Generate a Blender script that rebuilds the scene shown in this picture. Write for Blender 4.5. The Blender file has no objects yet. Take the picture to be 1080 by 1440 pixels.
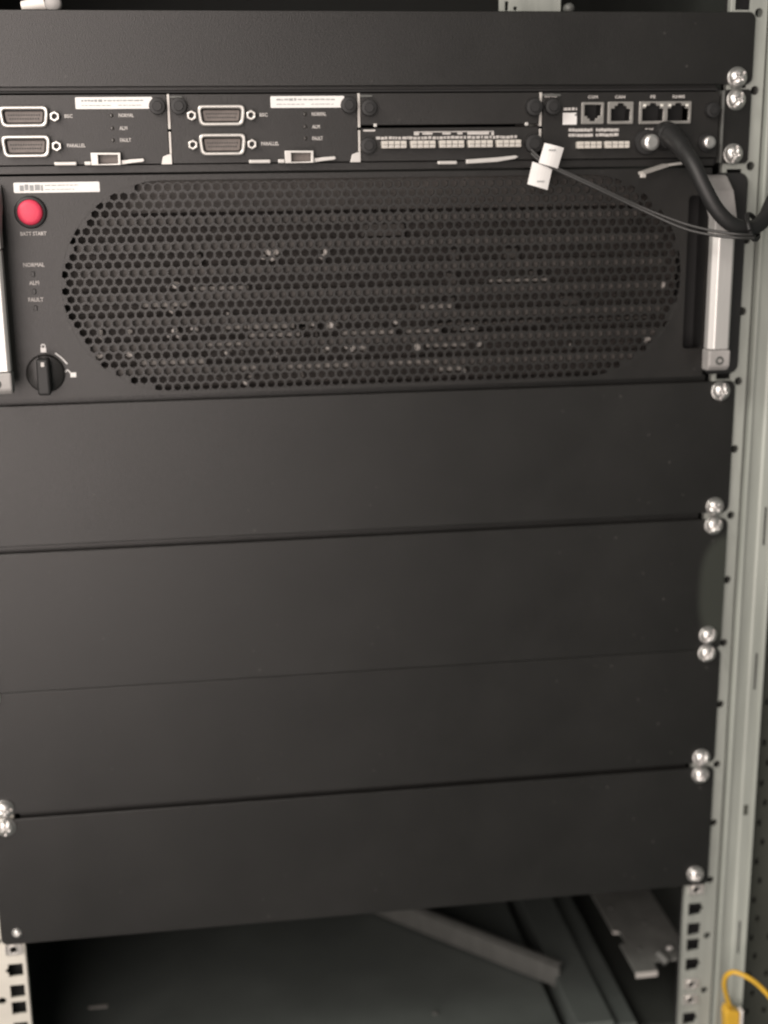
import bpy, bmesh, math, random
from mathutils import Vector, Matrix
random.seed(7)
SC = bpy.context.scene
COL = SC.collection
MM = 0.001

# ------------------------------------------------------------------ camera, world, lamps, exposure
cam_d = bpy.data.cameras.new('camera')
cam = bpy.data.objects.new('camera', cam_d); COL.objects.link(cam)
cam.location = (-100.08*MM, -815.79*MM, 495.66*MM)
cam.rotation_euler = (1.3142790865, 0.0109062183, -0.1428308682)
cam_d.sensor_fit = 'VERTICAL'; cam_d.sensor_height = 36.0; cam_d.sensor_width = 27.0
cam_d.lens = 1901.566/1440*36.0
cam_d.clip_start = 0.02; cam_d.clip_end = 50
cam_d.dof.use_dof = True; cam_d.dof.focus_distance = 0.70; cam_d.dof.aperture_fstop = 5.4
SC.camera = cam

W_ = bpy.data.worlds.new('World'); SC.world = W_; W_.use_nodes = True
bg = W_.node_tree.nodes['Background']
bg.inputs[0].default_value = (0.84, 0.90, 0.83, 1); bg.inputs[1].default_value = 0.17

def area(name, loc, target, sx, sy, power, color):
    l = bpy.data.lights.new(name, 'AREA'); l.shape = 'RECTANGLE'; l.size = sx; l.size_y = sy
    l.energy = power; l.color = color
    o = bpy.data.objects.new(name, l); COL.objects.link(o); o.location = loc
    o.rotation_euler = (Vector(target)-Vector(loc)).to_track_quat('-Z', 'Y').to_euler()
    return o
area('ceiling_lamp', (-1.20, -0.80, 1.40), (0.0, 0, 0.30), 0.55, 0.40, 20.0, (1.0, 0.95, 0.87))
area('left_area_light', (-0.76, -1.55, 0.64), (-0.44, 0, 0.52), 1.12, 2.1, 47.0, (1.0, 0.875, 0.82))  # unseen broad area lamp, added front left for the sheen on the panels
SC.view_settings.view_transform = 'Standard'; SC.view_settings.look = 'None'
SC.view_settings.exposure = 0.0; SC.view_settings.gamma = 1.0

# ------------------------------------------------------------------ materials
def mat(name, base, rough=0.5, metal=0.0, bump=0.0, bscale=900.0, var=0.0, vscale=40.0, rvar=0.0, spec=0.5, dust=0.0, streak=None, emit=None):
    m = bpy.data.materials.new(name); m.use_nodes = True
    nt = m.node_tree; b = nt.nodes['Principled BSDF']
    b.inputs['Base Color'].default_value = (*base, 1)
    b.inputs['Roughness'].default_value = rough; b.inputs['Metallic'].default_value = metal
    b.inputs['Specular IOR Level'].default_value = spec
    tc = nt.nodes.new('ShaderNodeTexCoord')
    src = tc.outputs['Object']
    if streak:
        mp = nt.nodes.new('ShaderNodeMapping'); mp.inputs['Scale'].default_value = streak
        nt.links.new(src, mp.inputs[0]); src = mp.outputs[0]
    if var > 0:
        n = nt.nodes.new('ShaderNodeTexNoise'); n.inputs['Scale'].default_value = vscale
        n.inputs['Detail'].default_value = 6; n.inputs['Roughness'].default_value = 0.65
        nt.links.new(src, n.inputs['Vector'])
        r = nt.nodes.new('ShaderNodeMapRange'); r.inputs['From Min'].default_value = 0.3; r.inputs['From Max'].default_value = 0.7
        r.inputs['To Min'].default_value = 1-var; r.inputs['To Max'].default_value = 1+var
        nt.links.new(n.outputs['Fac'], r.inputs['Value'])
        mx = nt.nodes.new('ShaderNodeVectorMath'); mx.operation = 'SCALE'
        mx.inputs[0].default_value = base
        nt.links.new(r.outputs[0], mx.inputs['Scale'])
        nt.links.new(mx.outputs[0], b.inputs['Base Color'])
        if rvar > 0:
            r2 = nt.nodes.new('ShaderNodeMapRange'); r2.inputs['From Min'].default_value = 0.3; r2.inputs['From Max'].default_value = 0.7
            r2.inputs['To Min'].default_value = rough-rvar; r2.inputs['To Max'].default_value = rough+rvar
            nt.links.new(n.outputs['Fac'], r2.inputs['Value']); nt.links.new(r2.outputs[0], b.inputs['Roughness'])
    if dust > 0:
        vo = nt.nodes.new('ShaderNodeTexVoronoi'); vo.inputs['Scale'].default_value = 85
        vo.inputs['Randomness'].default_value = 1.0
        nt.links.new(tc.outputs['Object'], vo.inputs['Vector'])
        n3 = nt.nodes.new('ShaderNodeTexNoise'); n3.inputs['Scale'].default_value = 7; n3.inputs['Detail'].default_value = 5
        nt.links.new(tc.outputs['Object'], n3.inputs['Vector'])
        a1 = nt.nodes.new('ShaderNodeMapRange'); a1.inputs['From Min'].default_value = 0.10; a1.inputs['From Max'].default_value = 0.04
        nt.links.new(vo.outputs['Distance'], a1.inputs['Value'])
        a2 = nt.nodes.new('ShaderNodeMapRange'); a2.inputs['From Min'].default_value = 0.45; a2.inputs['From Max'].default_value = 0.75
        a2.inputs['To Max'].default_value = dust
        nt.links.new(n3.outputs['Fac'], a2.inputs['Value'])
        a3 = nt.nodes.new('ShaderNodeMath'); a3.operation = 'MULTIPLY'
        nt.links.new(a1.outputs[0], a3.inputs[0]); nt.links.new(a2.outputs[0], a3.inputs[1])
        md = nt.nodes.new('ShaderNodeMix'); md.data_type = 'RGBA'; md.inputs['B'].default_value = (0.16, 0.15, 0.14, 1)
        nt.links.new(a3.outputs[0], md.inputs['Factor']); nt.links.new(b.inputs['Base Color'].links[0].from_socket, md.inputs['A'])
        nt.links.new(md.outputs['Result'], b.inputs['Base Color'])
    if bump > 0:
        n2 = nt.nodes.new('ShaderNodeTexNoise'); n2.inputs['Scale'].default_value = bscale; n2.inputs['Detail'].default_value = 3
        nt.links.new(tc.outputs['Object'], n2.inputs['Vector'])
        bp = nt.nodes.new('ShaderNodeBump'); bp.inputs['Strength'].default_value = bump; bp.inputs['Distance'].default_value = 0.0004
        nt.links.new(n2.outputs['Fac'], bp.inputs['Height']); nt.links.new(bp.outputs[0], b.inputs['Normal'])
    if emit:
        b.inputs['Emission Color'].default_value = (*emit[0], 1); b.inputs['Emission Strength'].default_value = emit[1]
    return m
M = {}
M['panel'] = mat('black_powder_coat', (0.0095, 0.0092, 0.0085), 0.385, bump=0.34, bscale=1700, var=0.22, vscale=9, rvar=0.035, dust=0.35)
M['face'] = mat('black_faceplate_paint', (0.0125, 0.0117, 0.0109), 0.40, bump=0.3, bscale=1700, var=0.2, vscale=16, rvar=0.03, dust=0.3)
M['grille'] = M['face']
M['plastic'] = mat('black_plastic', (0.010, 0.010, 0.010), 0.55, var=0.1, vscale=60)
M['dark'] = mat('dark_interior', (0.012, 0.012, 0.012), 0.7, var=0.15, vscale=15)
M['louvre'] = mat('grey_louvre', (0.075, 0.068, 0.062), 0.6, var=0.25, vscale=70)
M['steel'] = mat('nickel_screw', (0.60, 0.59, 0.57), 0.36, 0.85, bump=0.1, bscale=600, var=0.08, vscale=200)
M['nickel'] = mat('nickel_shell', (0.62, 0.60, 0.57), 0.36, 0.65, var=0.08, vscale=120)
M['bright'] = mat('bright_zinc', (0.56, 0.545, 0.52), 0.42, 0.35, var=0.06, vscale=80)
M['galv'] = mat('galvanised_steel', (0.312, 0.328, 0.300), 0.50, 0.2, bump=0.12, bscale=300, var=0.2, vscale=22, rvar=0.08, streak=(3.0, 3.0, 0.35))
M['galv_post'] = mat('galvanised_post', (0.325, 0.345, 0.312), 0.52, 0.1, bump=0.1, bscale=260, var=0.2, vscale=20, rvar=0.08, streak=(3.5, 3.5, 0.25))
M['alu'] = mat('brushed_aluminium', (0.60, 0.59, 0.57), 0.42, 0.55, bump=0.1, bscale=500, var=0.05, vscale=60, streak=(6, 6, 0.4))
M['cast'] = mat('cast_grey_cap', (0.31, 0.30, 0.29), 0.62, 0.1, bump=0.2, bscale=500, var=0.12, vscale=80)
M['label'] = mat('white_label', (0.68, 0.672, 0.655), 0.55, var=0.04, vscale=100)
M['print'] = mat('grey_print', (0.46, 0.44, 0.42), 0.6, var=0.15, vscale=300)
M['ink'] = mat('label_ink', (0.26, 0.27, 0.27), 0.6, var=0.2, vscale=300)
M['white'] = mat('pale_plastic', (0.72, 0.69, 0.65), 0.45, var=0.05, vscale=100)
M['red'] = mat('red_button', (0.60, 0.040, 0.085), 0.55, bump=0.3, bscale=900, var=0.08, vscale=150)
M['led'] = mat('unlit_led', (0.035, 0.033, 0.030), 0.2)
M['rjled'] = mat('clear_led', (0.70, 0.69, 0.63), 0.25)
M['rj'] = mat('jack_shell', (0.33, 0.32, 0.30), 0.38, 0.55, var=0.1, vscale=150)
M['pin'] = mat('connector_block', (0.115, 0.098, 0.088), 0.5, var=0.25, vscale=220)
M['term'] = mat('pale_terminal', (0.50, 0.475, 0.43), 0.5, var=0.06, vscale=150)
M['cable'] = mat('black_cable_jacket', (0.011, 0.011, 0.011), 0.55, bump=0.25, bscale=400, var=0.12, vscale=80)
M['wire'] = mat('grey_wire', (0.030, 0.030, 0.029), 0.45)
M['yellow'] = mat('yellow_jacket', (0.62, 0.37, 0.035), 0.42, var=0.1, vscale=90)
M['inside'] = mat('cabinet_dark_sheet', (0.036, 0.040, 0.036), 0.55, 0.1, bump=0.1, bscale=200, var=0.2, vscale=14)
M['brace'] = mat('dull_zinc_brace', (0.095, 0.098, 0.092), 0.5, 0.2, bump=0.12, bscale=350, var=0.14, vscale=25, streak=(1, 5, 1))
M['bracket'] = mat('dark_zinc_bracket', (0.17, 0.175, 0.164), 0.45, 0.2, bump=0.15, bscale=300, var=0.2, vscale=40)
M['innards'] = mat('brown_grey_inside', (0.045, 0.039, 0.035), 0.7, var=0.4, vscale=90)
M['deck'] = mat('dark_deck_sheet', (0.088, 0.100, 0.094), 0.5, 0.1, bump=0.1, bscale=200, var=0.15, vscale=12)
M['divider'] = mat('dull_divider', (0.50, 0.48, 0.45), 0.45, 0.3, var=0.12, vscale=90)
M['band'] = mat('pale_inner_strip', (0.17, 0.158, 0.145), 0.6, var=0.35, vscale=200)
M['rail_lit'] = mat('lit_galvanised_rail', (0.56, 0.54, 0.48), 0.5, 0.1, var=0.08, vscale=30)  # left rail only: stronger light there put into a paler colour
M['speck'] = mat('solder_metal', (0.50, 0.47, 0.44), 0.45, 0.1, var=0.2, vscale=500)
M['perf'] = mat('perforated_sheet', (0.045, 0.048, 0.038), 0.6, var=0.15, vscale=25)

def reflection_patch(name, base, x0, z0, z1):
    """black paint with a reflection painted in paler grey on one ear (object coordinates, metres)"""
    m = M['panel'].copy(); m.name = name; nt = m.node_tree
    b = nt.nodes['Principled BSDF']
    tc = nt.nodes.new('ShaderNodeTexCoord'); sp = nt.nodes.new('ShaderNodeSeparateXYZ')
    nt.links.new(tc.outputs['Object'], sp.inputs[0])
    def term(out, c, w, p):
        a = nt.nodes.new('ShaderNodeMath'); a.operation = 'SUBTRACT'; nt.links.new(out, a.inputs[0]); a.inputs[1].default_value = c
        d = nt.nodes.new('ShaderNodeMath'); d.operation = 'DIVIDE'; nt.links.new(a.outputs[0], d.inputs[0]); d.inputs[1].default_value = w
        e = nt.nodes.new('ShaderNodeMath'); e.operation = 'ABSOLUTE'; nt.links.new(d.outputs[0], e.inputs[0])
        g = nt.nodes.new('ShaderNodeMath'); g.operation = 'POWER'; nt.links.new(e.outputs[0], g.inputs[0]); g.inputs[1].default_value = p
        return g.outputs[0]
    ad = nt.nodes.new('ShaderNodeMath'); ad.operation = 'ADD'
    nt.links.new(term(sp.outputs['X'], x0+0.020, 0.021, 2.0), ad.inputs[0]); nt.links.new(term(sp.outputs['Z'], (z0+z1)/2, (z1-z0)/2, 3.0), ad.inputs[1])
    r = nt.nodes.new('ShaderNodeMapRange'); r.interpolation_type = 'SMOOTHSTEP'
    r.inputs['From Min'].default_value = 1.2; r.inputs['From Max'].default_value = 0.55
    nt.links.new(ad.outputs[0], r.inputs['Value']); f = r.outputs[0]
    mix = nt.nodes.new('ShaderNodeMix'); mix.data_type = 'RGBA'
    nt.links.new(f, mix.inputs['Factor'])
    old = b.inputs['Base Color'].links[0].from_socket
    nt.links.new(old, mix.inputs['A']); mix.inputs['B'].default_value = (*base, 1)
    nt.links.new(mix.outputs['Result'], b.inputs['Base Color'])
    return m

# ------------------------------------------------------------------ object helpers (all coordinates in millimetres of the rack)
WL = {}
def link(o, parent, wl):
    COL.objects.link(o); WL[o.name] = Vector(wl)
    if parent:
        o.parent = parent; o.location = Vector(wl) - WL[parent.name]
    else:
        o.location = Vector(wl)
    return o
def thing(name, loc, label, cat, group=None):
    o = bpy.data.objects.new(name, None); o.empty_display_size = 0.02
    o['label'] = label; o['category'] = cat
    if group: o['group'] = group
    return link(o, None, Vector(loc)*MM)
def part(name, me, m, parent, smooth=False, label=None):
    vs = [v.co for v in me.vertices]
    c = Vector([(min(v[i] for v in vs)+max(v[i] for v in vs))/2 for i in range(3)])
    me.transform(Matrix.Translation(-c)); me.transform(Matrix.Scale(MM, 4))
    me.materials.clear(); me.materials.append(m)
    if smooth:
        for p in me.polygons: p.use_smooth = True
    o = bpy.data.objects.new(name, me)
    if label: o['label'] = label
    return link(o, parent, c*MM)
def again(src, parent, delta):
    """copy of a part (shared mesh) shifted by delta mm, under parent"""
    o = src.copy()
    wl = WL[src.name] + Vector(delta)*MM
    o.parent = None
    return link(o, parent, wl)

def bm_mesh(bm, name='m'):
    bmesh.ops.recalc_face_normals(bm, faces=bm.faces)
    me = bpy.data.meshes.new(name); bm.to_mesh(me); bm.free(); return me
def add_box(bm, x0, x1, y0, y1, z0, z1, bev=0.0, seg=2):
    r = bmesh.ops.create_cube(bm, size=1.0)
    bmesh.ops.transform(bm, matrix=Matrix.Translation(((x0+x1)/2, (y0+y1)/2, (z0+z1)/2)) @ Matrix.Diagonal((x1-x0, y1-y0, z1-z0, 1)), verts=r['verts'])
    if bev > 0:
        es = list({e for v in r['verts'] for e in v.link_edges})
        bmesh.ops.bevel(bm, geom=es, offset=bev, segments=seg, profile=0.5, affect='EDGES')
def box(*a, **k):
    bm = bmesh.new(); add_box(bm, *a, **k); return bm_mesh(bm)
def boxes(lst, bev=0.0):
    bm = bmesh.new()
    for b in lst: add_box(bm, *b, bev=bev)
    return bm_mesh(bm)
def prism(poly, axis, a, b, bev=0.0, seg=2):
    """poly in the two other axes (x:(y,z) y:(x,z) z:(x,y)) extruded from a to b"""
    bm = bmesh.new()
    def pt(u, v, w): return {'x': (w, u, v), 'y': (u, w, v), 'z': (u, v, w)}[axis]
    A = [bm.verts.new(pt(u, v, a)) for u, v in poly]; B = [bm.verts.new(pt(u, v, b)) for u, v in poly]
    n = len(poly)
    bm.faces.new(A); bm.faces.new(B[::-1])
    for i in range(n): bm.faces.new((A[i], A[(i+1) % n], B[(i+1) % n], B[i]))
    bmesh.ops.recalc_face_normals(bm, faces=bm.faces)
    if bev > 0: bmesh.ops.bevel(bm, geom=list(bm.edges), offset=bev, segments=seg, profile=0.5, affect='EDGES')
    return bm_mesh(bm)
def lathe(prof, cx, cz, n=24, rec=None):
    """prof: list of (radius, y); axis along y"""
    bm = bmesh.new(); rings = []
    for r, y in prof:
        if r < 1e-6: rings.append([bm.verts.new((cx, y, cz))])
        else: rings.append([bm.verts.new((cx+r*math.cos(2*math.pi*i/n), y, cz+r*math.sin(2*math.pi*i/n))) for i in range(n)])
    for a, b in zip(rings, rings[1:]):
        for i in range(n):
            j = (i+1) % n
            if len(a) == 1 and len(b) == 1: continue
            if len(a) == 1: bm.faces.new((a[0], b[i], b[j]))
            elif len(b) == 1: bm.faces.new((a[i], b[0], a[j]))
            else: bm.faces.new((a[i], b[i], b[j], a[j]))
    return bm_mesh(bm)
def curve_mesh(cu):
    o = bpy.data.objects.new('tmp', cu); COL.objects.link(o)
    dg = bpy.context.evaluated_depsgraph_get(); dg.update()
    me = bpy.data.meshes.new_from_object(o.evaluated_get(dg))
    bpy.data.objects.remove(o); bpy.data.curves.remove(cu)
    return me
def plate(loops, y0, t, bev=0.25):
    """flat sheet in the x-z plane with holes; front at y0, thickness t behind it"""
    cu = bpy.data.curves.new('c', 'CURVE'); cu.dimensions = '2D'; cu.fill_mode = 'BOTH'
    bev = min(bev, t/2-0.01)
    cu.extrude = t/2-bev; cu.bevel_depth = bev; cu.bevel_resolution = 1; cu.offset = -bev
    for lp in loops:
        s = cu.splines.new('POLY'); s.points.add(len(lp)-1); s.use_cyclic_u = True
        for p, (x, z) in zip(s.points, lp): p.co = (x, z, 0, 1)
    me = curve_mesh(cu)
    me.transform(Matrix(((1, 0, 0, 0), (0, 0, -1, y0+t/2), (0, 1, 0, 0), (0, 0, 0, 1))))
    return me
def rrect(x0, x1, z0, z1, r, n=5):
    out = []
    for cx, cz, a0 in ((x1-r, z1-r, 0), (x0+r, z1-r, 90), (x0+r, z0+r, 180), (x1-r, z0+r, 270)):
        for i in range(n+1):
            a = math.radians(a0+90*i/n); out.append((cx+r*math.cos(a), cz+r*math.sin(a)))
    return out
def circ(cx, cz, r, n=20): return [(cx+r*math.cos(2*math.pi*i/n), cz+r*math.sin(2*math.pi*i/n)) for i in range(n)]
def rect(x0, x1, z0, z1): return [(x0, z0), (x1, z0), (x1, z1), (x0, z1)]
def dshape(cx, cz, w, h, taper, r, n=5):
    """D outline, wider at the top"""
    base = [(cx+w/2, cz+h/2), (cx-w/2, cz+h/2), (cx-w/2+taper, cz-h/2), (cx+w/2-taper, cz-h/2)]
    out = []
    for i in range(4):
        p = Vector(base[i]); a = (Vector(base[i-1])-p).normalized(); b = (Vector(base[(i+1) % 4])-p).normalized()
        s, e = p+a*r, p+b*r
        for k in range(n+1):
            t = k/n; q = s*(1-t)**2+p*2*t*(1-t)+e*t*t; out.append((q.x, q.y))
    return out
def smooth_path(pts, n=10):
    P = [Vector(p) for p in pts]; P = [P[0]*2-P[1]]+P+[P[-1]*2-P[-2]]; out = []
    for i in range(1, len(P)-2):
        for k in range(n):
            t = k/n; a, b, c, d = P[i-1], P[i], P[i+1], P[i+2]
            out.append(0.5*((2*b)+(c-a)*t+(2*a-5*b+4*c-d)*t*t+(3*b-a-3*c+d)*t**3))
    out.append(P[-2]); return out
def tube(pts, r, n=10, res=4, radii=None):
    cu = bpy.data.curves.new('t', 'CURVE'); cu.dimensions = '3D'; cu.bevel_depth = r; cu.bevel_resolution = res; cu.use_fill_caps = True
    path = smooth_path(pts, n)
    s = cu.splines.new('POLY'); s.points.add(len(path)-1)
    for i, (p, q) in enumerate(zip(s.points, path)):
        p.co = (*q, 1)
        if radii:
            f = i/(len(path)-1)*(len(radii)-1); k = min(int(f), len(radii)-2); p.radius = radii[k]+(radii[k+1]-radii[k])*(f-k)
    return curve_mesh(cu)
def text(s, x, z, h, y, w=None):
    """flat lettering, left edge x, centre height z, letter height h"""
    cu = bpy.data.curves.new('f', 'FONT'); cu.body = s; cu.size = 1.0; cu.fill_mode = 'FRONT'; cu.resolution_u = 2; cu.offset = 0.022
    me = curve_mesh(cu)
    xs = [v.co.x for v in me.vertices]; ys = [v.co.y for v in me.vertices]
    sx = (w/(max(xs)-min(xs))) if w else h/(max(ys)-min(ys)); sz = h/(max(ys)-min(ys))
    x_, y_ = min(xs), (min(ys)+max(ys))/2
    me.transform(Matrix(((sx, 0, 0, x-x_*sx), (0, 0, 0, y), (0, sz, 0, z-y_*sz), (0, 0, 0, 1))))
    return me
def dashes(x0, x1, z, h, y, rnd, lo=0.9, hi=3.2, gap=0.7):
    """a line of print too small to read: uneven short strokes"""
    bm = bmesh.new(); x = x0
    while x < x1:
        w = min(rnd.uniform(lo, hi), x1-x)
        zz = rnd.uniform(-0.1, 0.1)*h
        vs = [bm.verts.new(p) for p in ((x, y, z-h/2+zz), (x+w, y, z-h/2+zz), (x+w, y, z+h/2+zz), (x, y, z+h/2+zz))]
        bm.faces.new(vs); x += w+rnd.uniform(0.4, 1.0)*gap
    return bm_mesh(bm)
rnd = random.Random(11)

# ------------------------------------------------------------------ screw (one mesh, a slotted cross dome on a washer)
def screw_mesh():
    bm = bmesh.new(); N, K, R, H = 40, 18, 5.7, 4.4
    rings = []
    prof = []
    for k in range(K+1):
        a = math.pi/2*k/K; prof.append((R*math.sin(a), -1.4-H*math.cos(a)**0.9))
    for r, y in prof:
        if r < 1e-6: rings.append([bm.verts.new((0, y, 0))]); continue
        ring = []
        for i in range(N):
            a = 2*math.pi*i/N; x, z = r*math.cos(a), r*math.sin(a)
            d = 0
            if abs(x) < 0.95 and abs(z) < 5.2: d = 2.4
            if abs(z) < 0.7 and abs(x) < 2.8: d = 1.8
            ring.append(bm.verts.new((x, y+d, z)))
        rings.append(ring)
    for r, y in ((R, -1.4), (6.4, -1.4), (6.4, -0.1), (6.2, 0.0)):
        rings.append([bm.verts.new((r*math.cos(2*math.pi*i/N), y, r*math.sin(2*math.pi*i/N))) for i in range(N)])
    for a, b in zip(rings, rings[1:]):
        for i in range(N):
            j = (i+1) % N
            if len(a) == 1: bm.faces.new((a[0], b[i], b[j]))
            else: bm.faces.new((a[i], b[i], b[j], a[j]))
    me = bm_mesh(bm, 'screw'); me.transform(Matrix.Scale(MM, 4)); me.materials.append(M['steel'])
    for p in me.polygons: p.use_smooth = True
    return me
SCREW = screw_mesh()
def screw(parent, x, z, y=0.0, ang=None, s=1.0):
    o = bpy.data.objects.new('screw', SCREW)
    link(o, parent, Vector((x, y, z))*MM)
    o.rotation_euler = (rnd.uniform(-0.05, 0.05), rnd.uniform(0.1, 1.5) if ang is None else ang, rnd.uniform(-0.05, 0.05)); o.scale = (s*0.95,)*3
    return o

# ------------------------------------------------------------------ the cabinet
U = 44.45; SX = 232.55
cab = thing('rack_cabinet', (0, 200, -160), 'open galvanised rack cabinet whose rails carry the black panels and modules', 'server rack')
def rail(sign):
    x_in, x_out = 228.2*sign, 250.6*sign
    bm = bmesh.new(); h = 4.75; cx = 234.9*sign
    for u in range(-4, 16):
        za = u*U-U/3-1.2; zb = za+U
        loops = [rect(min(x_in, x_out), max(x_in, x_out), za, zb), circ(245.4*sign, u*U-1.0, 2.7, 14)]
        for dz in (-6.35, 6.35, 22.225):
            z = u*U+dz-1.0
            if dz > 20:      # hole with a small ear on the outer side
                loops.append([(cx-h*sign, z-h), (cx+h*sign, z-h), (cx+h*sign, z-2.2), (cx+(h+2.2)*sign, z), (cx+h*sign, z+2.2), (cx+h*sign, z+h), (cx-h*sign, z+h)])
            else: loops.append(rect(cx-h, cx+h, z-h, z+h))
        me = plate(loops, 2.2, 2.0, 0.03); bm.from_mesh(me)
    if sign > 0: add_box(bm, 227.6, 228.9, 2.6, 8, -190, 720, 0.3); add_box(bm, 249.4, 250.9, 4.3, 40, -190, 720, 0.3)
    else: add_box(bm, -228.9, -227.6, 2.6, 8, -190, 720, 0.3); add_box(bm, -250.9, -249.4, 4.3, 40, -190, 720, 0.3)
    return part('mounting_rail', bm_mesh(bm), M['galv'] if sign > 0 else M['rail_lit'], cab)
rr = rail(1); rl = rail(-1)
def cage_nut(parent, sign, z):
    cx = 234.9*sign
    bm = bmesh.new()
    me = plate([rrect(cx-4.4, cx+4.4, z-4.4, z+4.4, 0.6), circ(cx, z, 2.6, 16)], 1.6, 2.4, 0.3)
    bm.from_mesh(me)
    add_box(bm, cx-5.6, cx-4.5, 0.6, 4, z-3.4, z+3.4, 0.2); add_box(bm, cx+4.5, cx+5.6, 0.6, 4, z-3.4, z+3.4, 0.2)
    bm.from_mesh(plate([circ(cx, z, 3.5, 16), circ(cx, z, 2.3, 16)], 0.7, 2.0, 0.25))
    nut = part('cage_nut', bm_mesh(bm), M['nickel'], parent)
    return nut
n1 = cage_nut(rr, 1, -7.2)
for z in (-83.5, -96.2): again(n1, rr, (0, 0, z+7.2))
cage_nut(rl, -1, -7.3)
for s_ in (-1, 1): part('rail_hole_shade', box(min(229.2*s_, 249.0*s_), max(229.2*s_, 249.0*s_), 14, 16, -190, 720), M['dark'], cab)  # dark strips added behind the rail holes to make them look shaded
# right corner post: an open folded profile with lips
bm = bmesh.new()
prof = [(252.4, -1.6), (253.0, -2.4), (254.2, -2.4), (254.8, -0.4), (262.8, 0.1), (264.4, -0.9), (271.4, -0.6), (271.8, -2.0), (272.8, -2.2), (273.4, -1.6), (273.4, 60), (252.4, 60)]
me = prism(prof, 'z', -190, 720)
post = part('corner_post', me, M['galv_post'], cab)
for z in (258, 156, -47):
    part('slot', box(267.2, 268.3, -1.3, 3, z-13, z+13, bev=0.3), M['plastic'], post)
part('slot', box(265.2, 268.6, -1.2, 3, 49, 57, bev=0.6), M['perf'], post)
# perforated sheet to the right of the post
loops = [rect(276, 420, -200, 720)]
for i in range(9):
    for k in range(58):
        z = -190+k*15.6; x = 289+i*13.5+(3.5 if k % 2 else 0)
        loops.append(rrect(x-1.3, x+1.3, z-2.6, z+2.6, 1.2, 3))
part('perforated_panel', plate(loops, 24, 1.5, 0.1), M['perf'], cab)
part('panel_backing', box(276, 420, 30, 32, -200, 720), M['dark'], cab)
# box of the cabinet
part('back_panel', box(-330, 420, 700, 704, -230, 760), M['inside'], cab)
part('floor_panel', box(-330, 420, 48, 700, -152, -148), M['inside'], cab)
part('side_wall', box(-334, -330, -5, 704, -230, 760), M['inside'], cab)
part('side_wall', box(274, 275.6, 62, 700, -230, 760), M['inside'], cab)
part('roof_panel', box(-334, 420, -5, 704, 760, 764), M['inside'], cab)
part('left_post', box(-330, -253, 4, 60, -190, 720, bev=1), M['galv_post'], cab)
part('bottom_beam', box(-330, 420, -2, 47, -260, -191, bev=1.5), M['inside'], cab)
# lower bay: dark shelf deck, beam, brace, bracket
part('shelf_deck', box(-328, 150, 36, 520, -146, -136, bev=1), M['deck'], cab)
deck = [o for o in bpy.data.objects if o.name == 'shelf_deck'][0]
part('deck_fold', box(-223, 149, 38.2, 40.2, -135.9, -133.2, bev=0.5), M['deck'], deck)
for x_, y_ in ((-205, 92), (-214, 70), (132, 160), (60, 70), (-60, 300)): part('deck_bolt', prism([(x_+2.6*math.cos(math.radians(60*q)), y_+2.6*math.sin(math.radians(60*q))) for q in range(6)], 'z', -136.1, -134.2, 0.4), M['brace'], deck)
part('deck_glint', prism(rrect(-203, -188, 118, 121, 1.2, 3), 'z', -136.1, -135.6), M['divider'], deck)  # pale sliver standing in for a glint on the deck
bm = bmesh.new(); add_box(bm, 158, 186, 24, 520, -146, -124, 0.8); add_box(bm, 186.4, 206, 30, 520, -146, -132, 0.8)
part('floor_beam', bm_mesh(bm), M['deck'], cab)
bm = bmesh.new()
def bar3(bm, a, b, w, t):
    a, b = Vector(a), Vector(b); d = (b-a); L = d.length; d.normalize(); n = Vector((-d.y, d.x, 0))
    vs = [bm.verts.new(a+n*s*w/2+Vector((0, 0, h))) for s, h in ((-1, 0), (1, 0), (1, t), (-1, t))] + [bm.verts.new(b+n*s*w/2+Vector((0, 0, h))) for s, h in ((-1, 0), (1, 0), (1, t), (-1, t))]
    for f in ((0, 1, 2, 3), (7, 6, 5, 4), (0, 4, 5, 1), (1, 5, 6, 2), (2, 6, 7, 3), (3, 7, 4, 0)): bm.faces.new([vs[i] for i in f])
bar3(bm, (28, 221, -134), (161, 85, -134), 2.5, 18); bar3(bm, (29, 224, -116.2), (163, 87.5, -116.2), 5, 2)
bmesh.ops.bevel(bm, geom=list(bm.edges), offset=0.6, segments=2, affect='EDGES')
brace = part('cross_brace', bm_mesh(bm), M['brace'], cab)
part('brace_foot', prism([(158, 86), (170, 98), (166, 106), (154, 96)], 'z', -135.5, -133.4, 0.4), M['brace'], brace)
scr = bpy.data.objects.new('brace_screw', SCREW); link(scr, brace, Vector((166, 118, -133))*MM); scr.rotation_euler = (-math.pi/2, 0, 0); scr.scale = (0.7,)*3
sl = [(203.4, 32), (220.5, 32), (221.5, 44), (252, 44), (252, 230), (203.4, 230), (203.4, 88), (208.8, 84), (208.8, 71), (203.4, 69)]
brk = part('support_bracket', prism(sl, 'z', -92, -90, 0.25), M['bracket'], cab)
part('bracket_lit_edge', box(203.6, 220.3, 30.4, 31.9, -94.5, -90.2, bev=0.3), M['divider'], brk)  # lit edges of the bracket, put into a paler colour
part('bracket_lit_edge', box(203.3, 207.4, 85.2, 86.0, -91.6, -89.2, bev=0.2), M['divider'], brk)
for x_, y_ in ((212, 120), (216, 60), (232, 95), (228, 150)): part('rivet', prism(circ(x_, y_, 1.6, 10), 'z', -90.2, -88.9, 0.3), M['brace'], brk)
part('bracket_pin', tube([(226, 47, -86), (231, 40, -90)], 3.6, 2), M['brace'], brk, True)
scr = bpy.data.objects.new('bracket_screw', SCREW); link(scr, brk, Vector((238, 56, -89))*MM); scr.rotation_euler = (-math.pi/2, 0, 0); scr.scale = (0.5,)*3
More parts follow.
